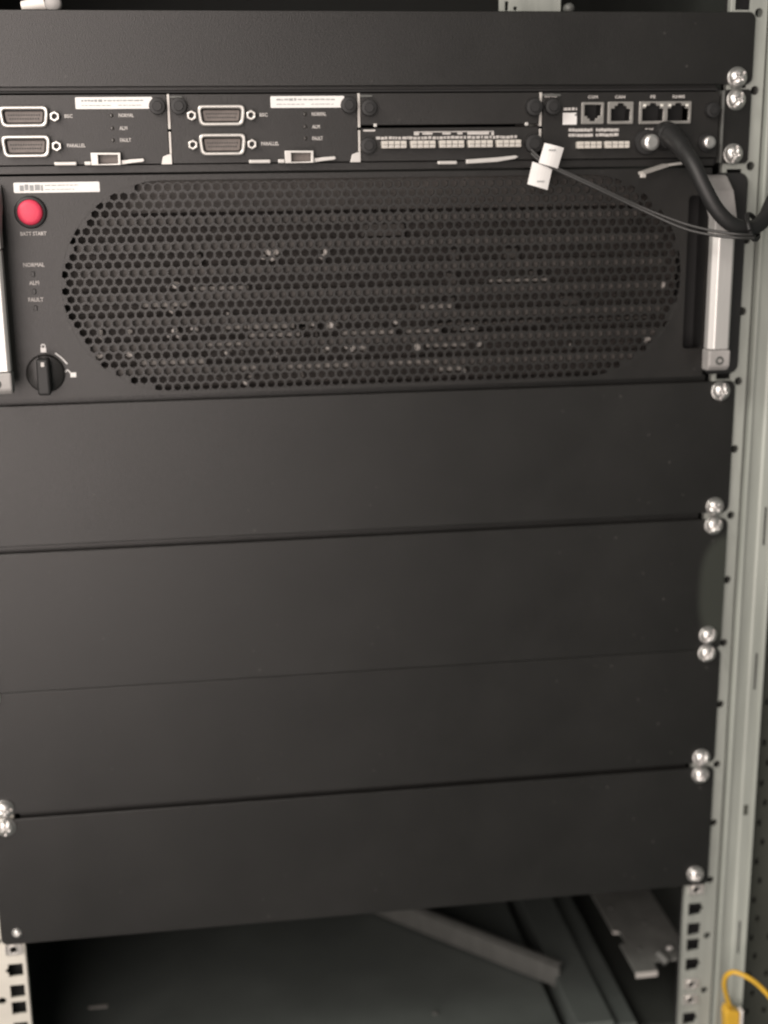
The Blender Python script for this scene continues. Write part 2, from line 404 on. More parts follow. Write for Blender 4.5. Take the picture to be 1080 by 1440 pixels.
# things glimpsed above the top panel
bm = bmesh.new(); bm.from_mesh(plate([rect(91.5, 128, 579.2, 620), rrect(94.9, 97.1, 576.5, 585.6, 0.4) if False else rect(95.2, 97.3, 579.9, 585.2), circ(101.6, 581.2, 1.2, 10)], 26, 1.6, 0.2))
add_box(bm, 128.05, 129.6, 26, 70, 579, 620, 0.2)
part('top_bracket', bm_mesh(bm), M['galv'], cab)
part('bracket_screw', lathe([(0, 20), (2.2, 20.4), (3.2, 22), (3.2, 25.9)], 134, 581, 16), M['brace'], cab, True)

# ------------------------------------------------------------------ blank panels
def blank_panel(z0, z1, zs, label, m=None, gap_back=0):
    t = thing('blank_panel', (0, 0, z0), label, 'blank panel', 'black blank panels covering empty rack units')
    bm = bmesh.new(); bm.from_mesh(plate([rrect(-242.2, 242.6, z0, z1, 4.2)], 0.0, 1.6, 0.45))
    add_box(bm, -224, 224, 1.5, 15, z1-1.7, z1-0.1, 0.5); add_box(bm, -224, 224, 1.5, 15, z0+0.1, z0+1.7, 0.5)
    if gap_back: add_box(bm, -224, 224, 5.0, 6.0, z1-0.4, z1+gap_back)  # added strip closing the gap from behind so it catches light
    part('plate', bm_mesh(bm), m or M['panel'], t)
    for z in zs:
        for s in (-1, 1):
            if s < 0 and z < 10: screw(t, s*SX+1.0, z-0.5, s=0.5)
            else: screw(t, s*SX-(2.5 if s < 0 and 165 < z < 190 else 0), z)
    return t
ear_reflection = reflection_patch('black_powder_coat_reflection_ear', (0.032, 0.035, 0.029), 0.225, -0.044, 0.034)  # reflection on the right ear, put into the base colour
blank_panel(535.9, 577.2, (539.9,), 'narrow black blank panel at the top, above the row of small modules')
blank_panel(268.6, 355.2, (349.2, 273.0), 'tall black blank panel directly under the honeycomb grille module', None, 3.9)
blank_panel(173.75, 264.2, (260.3, 184.2), 'black blank panel with a painted grey reflection on its right ear, second below the grille', ear_reflection, 4.3)
blank_panel(90.9, 173.65, (171.4, 95.3), 'black blank panel between the panel with the painted reflection and the lowest blank panel')
blank_panel(-2.8, 87.2, (82.5, 6.4), 'lowest black blank panel, above the open dark bay', None, 3.6)

# ------------------------------------------------------------------ slotted chassis with its five modules
ch = thing('module_chassis', (0, 0, 489), 'low black slotted chassis with pale metal dividers holding a row of small modules', 'chassis')
bm = bmesh.new()
add_box(bm, -219, 223.4, 3, 160, 532.6, 534.0, 0.2); add_box(bm, -219, 223.4, 3, 160, 489.0, 490.4, 0.2)
add_box(bm, -220.4, -219, 3, 160, 489, 534, 0.2); add_box(bm, 221.8, 223.2, 3, 160, 489, 534, 0.2)
add_box(bm, -219, 221.7, 158, 160, 490.6, 532.4)
part('shell', bm_mesh(bm), M['dark'], ch)
for s in (-1, 1):
    ear = part('ear', plate([rrect(min(225.2*s, 242.6*s), max(225.2*s, 242.6*s), 489.8, 533.0, 2.5)], 0.0, 1.8, 0.4), M['panel'], ch)
    part('ear_edge', box(min(223.5*s, 225.0*s), max(223.5*s, 225.0*s), -2.4, 3.5, 490.2, 532.4, bev=0.3), M['brace'], ear)
    for z in (527.0, 495.4):
        screw(ear, s*SX, z)
part('bottom_lip', box(-218, 221, 0.6, 2.8, 488.6, 493.0, bev=0.2), M['face'], ch)
part('added_gap_strip_top', box(-218, 221, 3.2, 4.6, 534.1, 536.4, bev=0.2), M['face'], ch)  # strip added behind the gap above the modules to catch light
for x in (-106.9, 2.6, 111.2):
    d = part('divider', boxes([(x-0.75, x+0.75, -1.6, 60, 512.6, 531.8), (x-0.65, x+0.65, -1.4, 60, 499.0, 511.2)], 0.2), M['divider'], ch)
    if x < 100: part('divider_foot', prism([(x-5.6, 493.0), (x+0.6, 493.0), (x+0.6, 499.0), (x-1.8, 498.6), (x-4.6, 497.4)], 'y', -2.2, 0.5, 0.3), M['bright'], d)
    part('divider_hook', box(x+0.9, x+(8 if x < 100 else 12), -1.9, -0.6, 529.6, 530.8, bev=0.2), M['brace'], d)

def knob_screw(parent, x, z, r=4.6):
    me = lathe([(0, -7.0), (r*0.55, -7.0), (r*0.6, -6.4), (r*0.95, -6.2), (r, -5.6), (r, -2.2), (r*0.92, -1.8), (r*0.92, -0.2)], x, z, 22)
    k = part('thumb_screw', me, M['plastic'], parent, False); return k
def face(name, x0, x1, z0, z1, parent, holes=(), y=-1.2):
    return part('faceplate', plate([rrect(x0, x1, z0, z1, 0.8, 3)]+list(holes), y, 1.6, 0.25), M['face'], parent)
def printed(s, x, z, h, parent, y, w=None, m='print'):
    return part('lettering', text(s, x, z, h, y, w), M[m], parent)
def db_port(parent, cx, cz, upper):
    w, h = (27.6, 11.6) if upper else (27.4, 12.2)
    me = plate([dshape(cx, cz, w, h, 1.2, 3.4), dshape(cx, cz, w-4.4, h-3.9, 0.9, 1.9)], -6.0, 5.0, 0.7)
    p = part('port', me, M['nickel'], parent, False)
    part('insert', plate([dshape(cx, cz-0.1, w-6.2, h-5.4, 0.8, 1.2)], -3.6, 3.0, 0.3), M['pin'], p)
    bm = bmesh.new()
    for row in (0, 1):
        for k in range(13 if row == 0 else 12):
            xx = cx-8.4+k*1.4+row*0.7; zz = cz+(0.9 if row == 0 else -1.1)
            add_box(bm, xx-0.36, xx+0.36, -3.8, -3.3, zz-0.4, zz+0.4)
    part('contact_holes', bm_mesh(bm), M['plastic'], p)
    for s in (-1, 1):
        jx = cx+s*16.9
        me = plate([[(jx+3.0*math.cos(math.radians(30+60*k)), cz+3.0*math.sin(math.radians(30+60*k))) for k in range(6)], circ(jx, cz, 1.35, 12)], -6.4, 5.2, 0.4)
        j = part('jack_screw', me, M['nickel'], parent)
        part('screw_hole', lathe([(0, -4.0), (1.4, -4.0), (1.4, -3.6)], jx, cz, 12), M['plastic'], j)
def sticker(parent, x0, x1, z0, z1, y, seedlines):
    s = part('label_sticker', plate([rrect(x0, x1, z0, z1, 0.7, 3)], y, 0.22, 0.05), M['label'], parent)
    for (a, b, zz, h, m) in seedlines:
        part('fine_print', dashes(x0+(x1-x0)*a, x0+(x1-x0)*b, z0+(z1-z0)*zz, h, y-0.06, rnd), M[m], s)
    return s
def lever(parent, xa, xb, xc, xd, arch):
    bm = bmesh.new()
    add_box(bm, xa, xb, -5.0, -2.0, 493.0, 495.2, 0.7)
    add_box(bm, xc, arch[0]-0.1, -5.2, -2.0, 493.0, 495.3, 0.6)
    poly = [(arch[1]+0.1, 493.2), (xd-13, 493.2), (xd-8, 493.9), (xd-1.0, 494.6), (xd, 495.4), (xd-0.8, 496.6), (xd-8, 496.2), (xd-14, 495.3), (arch[1]+0.1, 495.3)]
    me = prism(poly, 'y', -5.2, -2.2, 0.35); bm.from_mesh(me)
    me = plate([rect(arch[0], arch[1], 493.0, 500.0), rect(arch[0]+(3.6 if arch[0] > -100 else 4.0), arch[1]-1.5, 493.8, 498.7)], -7.2, 5.4, 0.3); bm.from_mesh(me)
    l = part('ejector_lever', bm_mesh(bm), M['bright'], parent)
    part('latch_slot', box(arch[0]+3.8, arch[1]-1.7, -3.0, -1.6, 493.9, 498.6), M['pin'], l)

def connector_module(off, label, x0, x1, left_knob):
    t = thing('connector_module', ((x0+x1)/2, 0, 492), label, 'module', 'connector modules with stacked ports')
    face('faceplate', x0, x1, 493.4, 531.8, t)
    for cz, up in ((519.9, True), (503.8, False)): db_port(t, -77.2+off, cz, up)
    printed('BSC', -55.2+off, 520.2, 2.0, t, -1.35, 4.6)
    printed('PARALLEL', -54.8+off, 504.1, 2.0, t, -1.35, 10.2)
    for s, z, w in (('NORMAL', 520.4, 8.4), ('ALM', 513.4, 4.5), ('FAULT', 506.8, 6.2)):
        printed(s, -25.0+off, z, 2.1, t, -1.35, w)
        part('status_led', lathe([(0, -1.9), (0.8, -1.8), (1.1, -1.3), (1.3, -1.1)], -29.0+off, z, 12), M['led'], t)
    sticker(t, -48.7+off, -5.9+off if off > -50 else -115.8, 523.9, 530.4, -1.5, [(0.08, 0.24, 0.70, 0.9, 'ink'), (0.25, 0.35, 0.70, 1.3, 'ink'), (0.37, 0.88, 0.70, 0.7, 'ink'), (0.08, 0.46, 0.30, 0.4, 'ink'), (0.55, 0.86, 0.30, 0.4, 'ink')])
    lever(t, -62.4+off, -49.8+off, -45.5+off, -11.6+off, (-41.6+off, -25.0+off))
    for x in ((left_knob, x1-5.4)): knob_screw(t, x, 525.2)
    return t
connector_module(-110.2, 'left small module with two stacked silver ports and a white label strip', -216.4, -107.9, -211.5)
connector_module(0.0, 'second small module from the left with two stacked silver ports and a white label', -106.0, 1.7, -101.2)

fp = thing('filler_plate', (57, 0, 513), 'plain black filler plate in the third slot above the white terminal blocks', 'filler plate')
face('faceplate', 3.6, 110.2, 513.9, 531.8, fp)
knob_screw(fp, 8.0, 523.6); knob_screw(fp, 106.4, 523.4, 5.0)
for x in (12.0, 102.6): part('bracket_tip', box(x-1.0, x+1.0, -2.6, -1.1, 512.9, 514.8, bev=0.3), M['bright'], fp)

tm = thing('terminal_module', (57, 0, 493), 'black module with five white terminal blocks below the plain filler plate', 'module')
face('faceplate', 3.6, 110.2, 493.4, 512.3, tm)
part('print_mark', boxes([(35, 83, -1.36, -1.2, 509.6, 510.1), (35, 38, -1.36, -1.2, 508.0, 509.5), (40, 46, -1.36, -1.2, 508.3, 509.4), (52, 57, -1.36, -1.2, 508.3, 509.4), (61, 64, -1.36, -1.2, 508.3, 509.4), (67, 80, -1.36, -1.2, 508.1, 509.5), (81.5, 83, -1.36, -1.2, 507.6, 509.4)]), M['print'], tm)
part('fine_print', dashes(12.4, 97, 506.5, 1.6, -1.36, rnd, 0.7, 2.6, 0.8), M['print'], tm)
part('print_mark', box(5.0, 12.0, -1.5, -1.2, 510.4, 511.4), M['print'], tm)
for k in range(5):
    x0 = 15.2+k*17.15
    tb = part('terminal_block', plate([rrect(x0, x0+14.5, 500.7, 504.9, 0.4, 2)]+[rect(x0+0.75+q*3.65, x0+3.3+q*3.65, 501.8, 503.9) for q in range(0)], -7.0, 5.8, 0.25), M['term'], tm)
    part('cell_grooves', boxes([(x0+3.45+q*3.55, x0+3.85+q*3.55, -7.1, -6.4, 500.9, 504.7) for q in range(3)]+[(x0+0.6, x0+14, -7.1, -6.6, 502.6, 502.85)]), M['wire'], tb)
    part('terminal_screws', boxes([(x0+1.1+q*3.55, x0+2.5+q*3.55, -7.25, -6.9, 501.3, 502.2) for q in range(4)]), M['bright'], tb)
bm = bmesh.new(); add_box(bm, 48.6, 60.2, -5.0, -2.2, 491.2, 493.2, 0.6)
bm.from_mesh(prism([(65.6, 491.4), (84, 492.3), (95, 494.0), (97.2, 495.2), (95.4, 495.9), (84, 494.9), (65.6, 493.9)], 'y', -6.0, -3.0, 0.35))
part('ejector_lever', bm_mesh(bm), M['bright'], tm)
knob_screw(tm, 7.4, 502.4); knob_screw(tm, 106.6, 502.6, 5.4)

cm = thing('control_module', (167, 0, 492), 'rightmost small module with four square network sockets and a thick black cable', 'module')
def rjhole(x0, x1, z0, z1, notch_top):
    c = (x0+x1)/2
    if notch_top: return [(x0, z0), (x1, z0), (x1, z1-3.1), (x1-2.2, z1-3.1), (x1-2.2, z1-1.5), (c+2.2, z1-1.5), (c+1.6, z1), (c-1.6, z1), (c-2.2, z1-1.5), (x0+2.2, z1-1.5), (x0+2.2, z1-3.1), (x0, z1-3.1)]
    return [(x0, z0+3.0), (x0+1.8, z0+3.0), (x0+1.8, z0+1.6), (c-1.8, z0+1.6), (c-1.8, z0), (c+1.8, z0), (c+1.8, z0+1.6), (x1-1.8, z0+1.6), (x1-1.8, z0+3.0), (x1, z0+3.0), (x1, z1), (x0, z1)]
jacks = [(136.0, 149.7, 513.5, 526.1, False), (152.2, 167.9, 513.4, 526.3, True)]
holes = [rect(a+1.3, b-1.3, c+1.0, d-1.0) for a, b, c, d, _ in jacks] + [rect(172.8, 202.8, 514.4, 525.2)]
face('faceplate', 112.8, 222.0, 493.4, 531.8, cm, holes)
for a, b, c, d, nt in jacks:
    j = part('network_socket', plate([rrect(a, b, c, d, 0.5, 2), rjhole(a+(1.9 if nt else 1.7), b-(1.9 if nt else 1.7), c+1.7, d-(1.0 if nt else 1.5), nt)], -2.6, 2.4, 0.25), M['rj'], cm)
    part('socket_cavity', boxes([(a+1.2, b-1.2, 10, 11, c+1, d-1), (a+0.6, a+1.2, 0.5, 11, c+1, d-1), (b-1.2, b-0.6, 0.5, 11, c+1, d-1)]), M['plastic'], j)
j = part('network_socket', plate([rrect(171.6, 204.0, 513.3, 526.3, 0.5, 2), rjhole(173.4, 186.6, 515.0, 525.3, True), rjhole(189.2, 202.4, 515.0, 525.3, True)], -2.6, 2.4, 0.25), M['rj'], cm)
part('socket_cavity', boxes([(172.6, 203, 10, 11, 514, 525.6), (187.4, 188.4, 0.6, 9.8, 514, 525.6)]), M['plastic'], j)
for x in (174.8, 185.4, 190.4, 201.2): part('socket_led', box(x-0.9, x+0.9, -2.9, -2.3, 523.3, 524.7, bev=0.2), M['rjled'], j)
for s, x, w in (('COM', 140.0, 6.0), ('CAN', 156.6, 6.2), ('FE', 178.6, 3.2), ('RS485', 192.4, 7.6)): printed(s, x, 529.0, 1.8, cm, -1.36, w)
sq = part('white_square', plate([[(124.8, 513.3), (133.4, 513.3), (133.4, 518.2), (131.6, 518.8), (133.2, 519.4), (133.2, 520.1), (124.8, 520.1)]], -1.5, 0.25, 0.05), M['label'], cm)
part('fine_print', dashes(125.2, 133.4, 522.3, 1.5, -1.36, rnd, 0.7, 2.4, 0.8), M['print'], cm)
for z in (510.1, 507.2):
    part('fine_print', dashes(128.6, 143.6, z, 1.7, -1.36, rnd, 0.6, 2.0, 0.4), M['print'], cm)
    part('fine_print', dashes(145.4, 159.6, z, 1.7, -1.36, rnd, 0.6, 2.0, 0.4), M['print'], cm)
part('print_mark', dashes(113.4, 121.0, 530.0, 1.8, -1.36, rnd, 0.7, 2.0, 0.4), M['print'], cm)
part('fine_print', dashes(176, 183, 510.2, 1.1, -1.36, rnd, 0.7, 2.0, 0.5), M['print'], cm)
for x0 in (133.1, 150.3):
    tb = part('terminal_block', plate([rrect(x0, x0+14.8, 499.5, 503.5, 0.4, 2)], -6.0, 4.8, 0.25), M['term'], cm)
    part('cell_grooves', boxes([(x0+3.75+q*3.75, x0+4.1+q*3.75, -6.1, -5.4, 499.7, 503.3) for q in range(3)]+[(x0+0.6, x0+14.3, -6.1, -5.7, 501.5, 501.7)]), M['wire'], tb)
tsk = [(0, -13.0), (3.0, -13.0), (4.4, -12.2), (4.8, -11.2), (4.8, -6.5), (4.2, -6.0), (4.2, -1.0)]
k = part('thumb_screw', lathe(tsk, 177.0, 502.6, 24), M['steel'], cm, False, 'silver knurled thumb screw')
part('screw_collar', lathe([(4.4, -4.0), (7.0, -4.0), (7.4, -3.4), (7.4, -1.1)], 176.6, 502.8, 24), M['plastic'], k)
k = part('thumb_screw', lathe([(r*0.78, y*0.62) for r, y in tsk], 214.9, 502.2, 20), M['steel'], cm, False, 'small silver thumb screw at the right end')
part('screw_collar', lathe([(3.4, -2.8), (5.4, -2.8), (5.6, -2.4), (5.6, -1.1)], 214.9, 502.2, 20), M['plastic'], k)
knob_screw(cm, 117.6, 523.6); knob_screw(cm, 216.6, 521.0, 4.4)
part('cable_gland', lathe([(0, -12), (6.5, -12), (7.5, -10.5), (8.5, -4), (8.8, -1.1)], 188.5, 506.3, 20), M['plastic'], cm)
# the half open ejector lever at the bottom right
bm = bmesh.new()
def quadbar(bm, a, b, w, t):
    a, b = Vector(a), Vector(b); d = (b-a).normalized(); n = d.cross(Vector((0, 0, 1))).normalized(); u = n.cross(d)
    vs = []
    for p in (a, b):
        for s, h in ((-1, -1), (1, -1), (1, 1), (-1, 1)): vs.append(bm.verts.new(p+n*s*w/2+u*h*t/2))
    for f in ((0, 1, 2, 3), (7, 6, 5, 4), (0, 4, 5, 1), (1, 5, 6, 2), (2, 6, 7, 3), (3, 7, 4, 0)): bm.faces.new([vs[i] for i in f])
quadbar(bm, (169.8, -15, 484.8), (188, -6, 489.2), 4.5, 1.7)
quadbar(bm, (188.1, -6, 489.2), (208, -3, 491.4), 3.6, 1.3)
add_box(bm, 168.9, 172.2, -17.5, -14.9, 482.2, 484.6, 0.4)
part('ejector_lever', bm_mesh(bm), M['divider'], cm)

# ------------------------------------------------------------------ grille module
gm = thing('grille_module', (0, 0, 360), 'large black module with honeycomb grille, red button, rotary knob and two grab handles', 'module')
GX0, GX1, GZ, GR = -173.5, 202.5, 422.8, 61.4
def stad(x0, x1, zc, r, n=22):
    out = []
    for i in range(n+1):
        a = math.radians(-90+180*i/n); out.append((x1-r*1.0+r*math.cos(a), zc+r*math.sin(a)))
    for i in range(n+1):
        a = math.radians(90+180*i/n); out.append((x0+r*1.0+r*math.cos(a), zc+r*math.sin(a)))
    return out
body = plate([rrect(-219, 219.4, 359.2, 487.4, 1.0, 3), stad(GX0, GX1, GZ, GR), rrect(205.4, 218.2, 377, 471, 2.5), rrect(-218.0, -208.0, 377, 471, 2.5)], -1.6, 3.0, 0.06)
part('faceplate', body, M['face'], gm)
for s in (-1, 1):
    part('ear', plate([rrect(min(219.8*s, 243.6*s), max(219.8*s, 243.6*s), 360.0, 484.2, 6.0)], 0.0, 1.9, 0.5), M['plastic'], gm)
    a, b = (205.0, 218.6) if s > 0 else (-218.4, -207.6)
    part('finger_recess', boxes([(a, b, 16, 17, 376, 472), (a-0.9, a-0.1, 1.5, 17, 376, 472), (b+0.1, b+0.9, 1.5, 17, 376, 472), (a, b, 1.5, 17, 472.1, 473), (a, b, 1.5, 17, 375, 375.9)]), M['plastic'], gm)
# honeycomb sheet
bm = bmesh.new(); PX, PZ = 5.62, 4.86
vc = {}
def gv(x, y, z):
    k = (round(x*20), round(y*20), round(z*20))
    if k not in vc: vc[k] = bm.verts.new((x, y, z))
    return vc[k]
hexv = [(PX/math.sqrt(3)*math.cos(math.radians(30+60*i))*1.0, PZ*2/3*math.sin(math.radians(30+60*i))) for i in range(6)]
hole = [(2.45*math.cos(math.radians(60*i+30)), 2.36*math.sin(math.radians(60*i+30))) for i in range(6)]
def inst_(x, z, grow):
    r = GR+grow; dx = 0
    if x < GX0+GR: dx = GX0+GR-x
    if x > GX1-GR: dx = x-(GX1-GR)
    return dx*dx+(z-GZ)**2 < r*r
for row in range(-14, 15):
    z = 421.9+row*PZ
    for c in range(-40, 45):
        x = 14+c*PX+(PX/2 if row % 2 else 0)
        if not inst_(x, z, 4.0) or not 363.0 < z < 484 or x > 201.0: continue
        F = [gv(x+u, -1.52, z+v) for u, v in hexv]
        if inst_(x, z, -0.6):
            A = [gv(x+u, -1.52, z+v) for u, v in hole]; B = [gv(x+u*0.97, 0.3, z+v*0.97) for u, v in hole]
            for i in range(6):
                k = (i+1) % 6
                bm.faces.new((F[i], F[k], A[k], A[i])); bm.faces.new((A[i], A[k], B[k], B[i]))
        else: bm.faces.new(F)
bmesh.ops.recalc_face_normals(bm, faces=bm.faces)
gr = part('grille', bm_mesh(bm), M['grille'], gm)
# what shows behind the holes
bm = bmesh.new()
for z in (447.0, 432.3, 417.5, 402.8, 388.6, 374.6):
    zc = 421.9+round((z-421.9)/PZ)*PZ
    add_box(bm, -164, 192, 3.4, 12, zc-2.6, zc+2.9, 0.4)
add_box(bm, -150, 178, 3.4, 12, 458.6, 463.2, 0.4)
part('louvre', bm_mesh(bm), M['louvre'], gr)
part('upper_cover', box(-132, 176, 5.5, 8.5, 465.6, 485), M['louvre'], gr)
part('inner_chassis', boxes([(-205, 203.5, 12.5, 17, 361, 486), (-206.6, -205.2, 3, 16, 360.6, 486.6), (203.6, 204.0, 17.5, 18, 360.6, 486.6), (-205, 203.5, 3, 12.4, 360.6, 361.4), (-205, 203.5, 3, 12.4, 486.2, 487)]), M['innards'], gm)
# dividing uprights and blanked stretches between the louvres
for a, b, z0, z1 in ((4, 30, 449.8, 457), (56, 61, 405.4, 412), (56, 62, 420, 427), (92, 100, 434.8, 441), (58, 64, 434.8, 441), (-96, -92, 434.8, 441.2), (108, 113, 420.2, 427), (60, 66, 391.4, 398), (128, 140, 405.6, 411)):
    part('filler_strip', box(a, b, 6.0, 8.0, z0, z1, bev=0.3), M['louvre'], gr)
specks = [(-55.3, 439.2), (-51.8, 441.7), (-47.5, 442.0), (-49.8, 438.7), (-18.0, 441.9), (-19.8, 438.5), (-112.6, 423.3), (-107.5, 423.6), (-111.5, 411.0), (-110.4, 408.5), (-109.7, 396.5), (-112.4, 394.0), (-107.3, 393.9), (-153.8, 397.4), (-153.1, 394.4), (-136.2, 396.9), (-155.1, 382.5), (-136.6, 383.6), (-18.1, 397.4), (-14.6, 397.3), (-25.9, 398.1), (-18.0, 383.5), (-2.1, 383.4), (3.1, 383.3), (37.3, 383.1), (38.2, 381.3), (66.4, 383.6), (76.4, 383.3), (183.5, 382.8), (186.7, 383.6), (-68.7, 364.1), (67.0, 366.7), (-77.8, 405.9), (-80.4, 395.3), (-79.6, 382.3), (-49.4, 380.5), (24.1, 398.0), (134.8, 380.2), (107.3, 380.1), (193.7, 416.5)]
dim = {32, 33, 34, 35, 36, 37, 38, 20, 21, 22, 23}
bits = []; DIM = None
for i, (x, z) in enumerate(specks):
    s = rnd.uniform(1.9, 2.8) if i not in dim else 1.7
    if not bits:
        bm = bmesh.new(); bmesh.ops.create_icosphere(bm, subdivisions=1, radius=1.0)
        for v in bm.verts: v.co *= rnd.uniform(0.7, 1.15)
        me = bm_mesh(bm); me.transform(Matrix.Translation((x, 4.6, z)))
        o = part('component', me, M['speck'], gr); DIM = o.data.copy(); DIM.materials[0] = M['band']
    else: o = again(bits[0], gr, (x-specks[0][0], 0, z-specks[0][1]))
    o.scale = (s*rnd.uniform(0.8, 1.2), 0.6, s*rnd.uniform(0.6, 1.1)); o.rotation_euler = (0, rnd.uniform(0, 3), 0); bits.append(o)
part('inner_cable', tube([(46.8, 5, 395.4), (66, 4.6, 395.8), (85, 4.8, 395.5), (104, 4.5, 395.9), (116, 4.8, 395.4), (122, 5, 391.0)], 1.5, 6, 2), M['louvre'], gr, True)
part('inner_cable', tube([(128, 5, 393), (132, 5, 396.0), (150, 5, 396.3), (186, 5, 396.8)], 0.9, 6, 2), M['louvre'], gr, True)
part('inner_cable', tube([(-25.9, 5, 399), (-24.5, 5, 390), (-24.2, 5, 378)], 1.2, 6, 2), M['louvre'], gr, True)

for k in range(18):
    x = rnd.uniform(-150, 90); row = rnd.choice((402.8, 388.6, 388.6, 374.6, 374.6, 417.5)); L = rnd.uniform(8, 42)
    zc = 421.9+round((row-421.9)/PZ)*PZ+rnd.choice((-4.6, 4.6, 0.0))
    part('inner_strip', box(x, min(x+L, 190), 2.8, 5.0, zc-rnd.uniform(0.6, 1.6), zc+rnd.uniform(0.6, 1.6), bev=0.3), M['band'], gr)
for k in range(26):
    x, z = rnd.gauss(-45, 70), rnd.choice((397, 394, 383, 380, 383, 397, 411, 369))+rnd.uniform(-1.5, 1.5)
    if not -160 < x < 188: continue
    o = again(bits[0], gr, (x-specks[0][0], 0.4, z-specks[0][1]))
    sc_ = rnd.uniform(1.0, 2.4); o.scale = (sc_*rnd.uniform(0.7, 1.6), 0.5, sc_*rnd.uniform(0.5, 1.0)); o.rotation_euler = (0, rnd.uniform(0, 3), 0)
    if k % 3: o.data = DIM
# handles
def handle(x0, x1, inner):
    h = part('handle', prism([(x0, -16.4), (x0, -22.0), (x0+3.4, -25.0), (x1-1.6, -25.0), (x1, -23.4), (x1, -16.4)], 'z', 379.2, 447.6, 0.5, 2), M['alu'], gm)
    a, b = (x0+5.0, x1+0.3) if inner > 0 else (x0-0.3, x1-5.0)
    part('end_cap', prism([(-25.6, 447.9), (-25.6, 458), (-18, 474), (-7, 482), (-2.4, 483.4), (-2.4, 470), (-8, 466), (-14.2, 458), (-14.2, 447.9)], 'x', x0-0.3, x1+0.3, 1.1, 3), M['cast'], h)
    bm = bmesh.new(); bm.from_mesh(prism([(-26.0, 378.9), (-26.0, 369), (-23, 366.0), (-14.6, 365.6), (-14.2, 378.9)], 'x', x0-0.2, x1+0.3, 1.3, 3))
    bm.from_mesh(prism([(-16.0, 377.5), (-16.0, 367.0), (-2.4, 363.4), (-2.4, 372)], 'x', a, b, 0.8, 2))
    c = part('end_cap', bm_mesh(bm), M['cast'], h)
    part('cap_screw', lathe([(0, -25.8), (1.2, -25.9), (1.4, -26.5), (2.6, -26.4), (2.8, -25.9)], (x0+x1)/2, 372.6, 16), M['brace'], c, True)
handle(213.6, 227.2, 1); handle(-220.0, -203.2, -1)

# controls at the left of the grille
sticker(gm, -196.4, -148.2, 478.2, 484.0, -1.85, [(0.07, 0.34, 0.5, 3.2, 'ink'), (0.36, 0.75, 0.70, 0.5, 'ink'), (0.36, 0.70, 0.30, 0.4, 'ink')])
b = part('button', lathe([(0, -6.4), (4.6, -6.3), (6.4, -5.8), (7.0, -4.9), (7.2, -4.0), (7.2, -2.0)], -188.0, 467.4, 32), M['red'], gm, True, 'round red push button')
part('button_collar', lathe([(7.4, -3.6), (8.6, -3.6), (9.1, -3.0), (9.2, -1.5)], -188.0, 467.4, 32), M['plastic'], b, True)
printed('BATT START', -194.6, 455.4, 2.2, gm, -1.75, 14.6)
for s, z, x, w in (('NORMAL', 437.7, -194.4, 12.0), ('ALM', 427.4, -191.8, 5.6), ('FAULT', 417.7, -193.0, 8.6)): printed(s, x, z, 2.4, gm, -1.75, w)
for z in (432.4, 422.4, 412.8): part('status_led', box(-190.2, -188.2, -2.6, -1.5, z-1.5, z+1.5, bev=0.4), M['wire'], gm)
kb = part('rotary_knob', lathe([(0, -4.2), (10.2, -4.2), (11.0, -3.6), (11.4, -1.7)], -186.3, 374.4, 36), M['face'], gm, True)
part('knob_grip', prism([(-190.2, 363.2), (-182.6, 363.2), (-182.8, 384.6), (-190.0, 384.6)], 'y', -15.0, -4.0, 1.6, 3), M['plastic'], kb)
part('pointer_mark', box(-187.3, -185.4, -15.3, -14.9, 380.2, 382.8), M['print'], kb)
def padlock(x, z):
    bm = bmesh.new(); add_box(bm, x-1.6, x+1.6, -1.85, -1.66, z-1.6, z+1.1)
    bm.from_mesh(plate([[(x-1.3, z+1.1), (x-1.3, z+2.6), (x-0.6, z+3.4), (x+0.6, z+3.4), (x+1.3, z+2.6), (x+1.3, z+1.1), (x+0.7, z+1.1), (x+0.7, z+2.4), (x+0.3, z+2.8), (x-0.3, z+2.8), (x-0.7, z+2.4), (x-0.7, z+1.1)]], -1.85, 0.2, 0.02))
    part('padlock_mark', bm_mesh(bm), M['label'], gm)
padlock(-186.6, 388.4)
bm = bmesh.new(); cx, cz = -170.4, 373.2
add_box(bm, cx-1.7, cx+1.7, -1.85, -1.66, cz-1.6, cz+1.2)
quadbar(bm, (cx-1.6, -1.75, cz+1.2), (cx-3.2, -1.75, cz+3.0), 0.2, 0.7); quadbar(bm, (cx-3.2, -1.75, cz+3.0), (cx-4.4, -1.75, cz+1.6), 0.2, 0.7)
part('padlock_mark', bm_mesh(bm), M['label'], gm)
part('turn_mark', tube([(-179.9, -1.7, 386.2), (-176.4, -1.7, 383.2), (-173.4, -1.7, 379.6)], 0.5, 4, 1), M['label'], gm)

# ------------------------------------------------------------------ loose things
tc_ = thing('power_cable', (229, -40, 453), 'thick black cable leaving the rightmost small module and hanging across the handle', 'cable')
part('jacket', tube([(188.5, -6, 506.6), (190.1, -20, 502.6), (193.3, -36, 491), (198.2, -43, 477.4), (205.9, -46, 464), (216.3, -45.5, 455.2), (229.5, -41, 452.8), (241, -33, 457.6), (248, -26, 466), (256, -20, 477), (264, -14, 492)], 4.6, 10, 5), M['cable'], tc_, True)
part('cable_boot', tube([(188.5, -11.5, 506.4), (189.4, -16, 504.2), (190.6, -23, 500.4), (192.6, -33, 492.8)], 6.2, 6, 5, [1.05, 1.0, 0.9, 0.76]), M['plastic'], tc_, True)
part('cable_tie', tube([(225.3, -49.2, 452.0), (229, -47.6, 446.8), (236.4, -36, 448.2), (235, -32, 458), (229, -36, 460.6), (225.3, -46, 456.6), (225.3, -49.2, 452.0)], 1.5, 6, 2), M['plastic'], tc_, True)
tw = thing('label_wire', (160, -20, 468), 'pair of thin dark wires running from the white tags to the thick cable', 'wire')
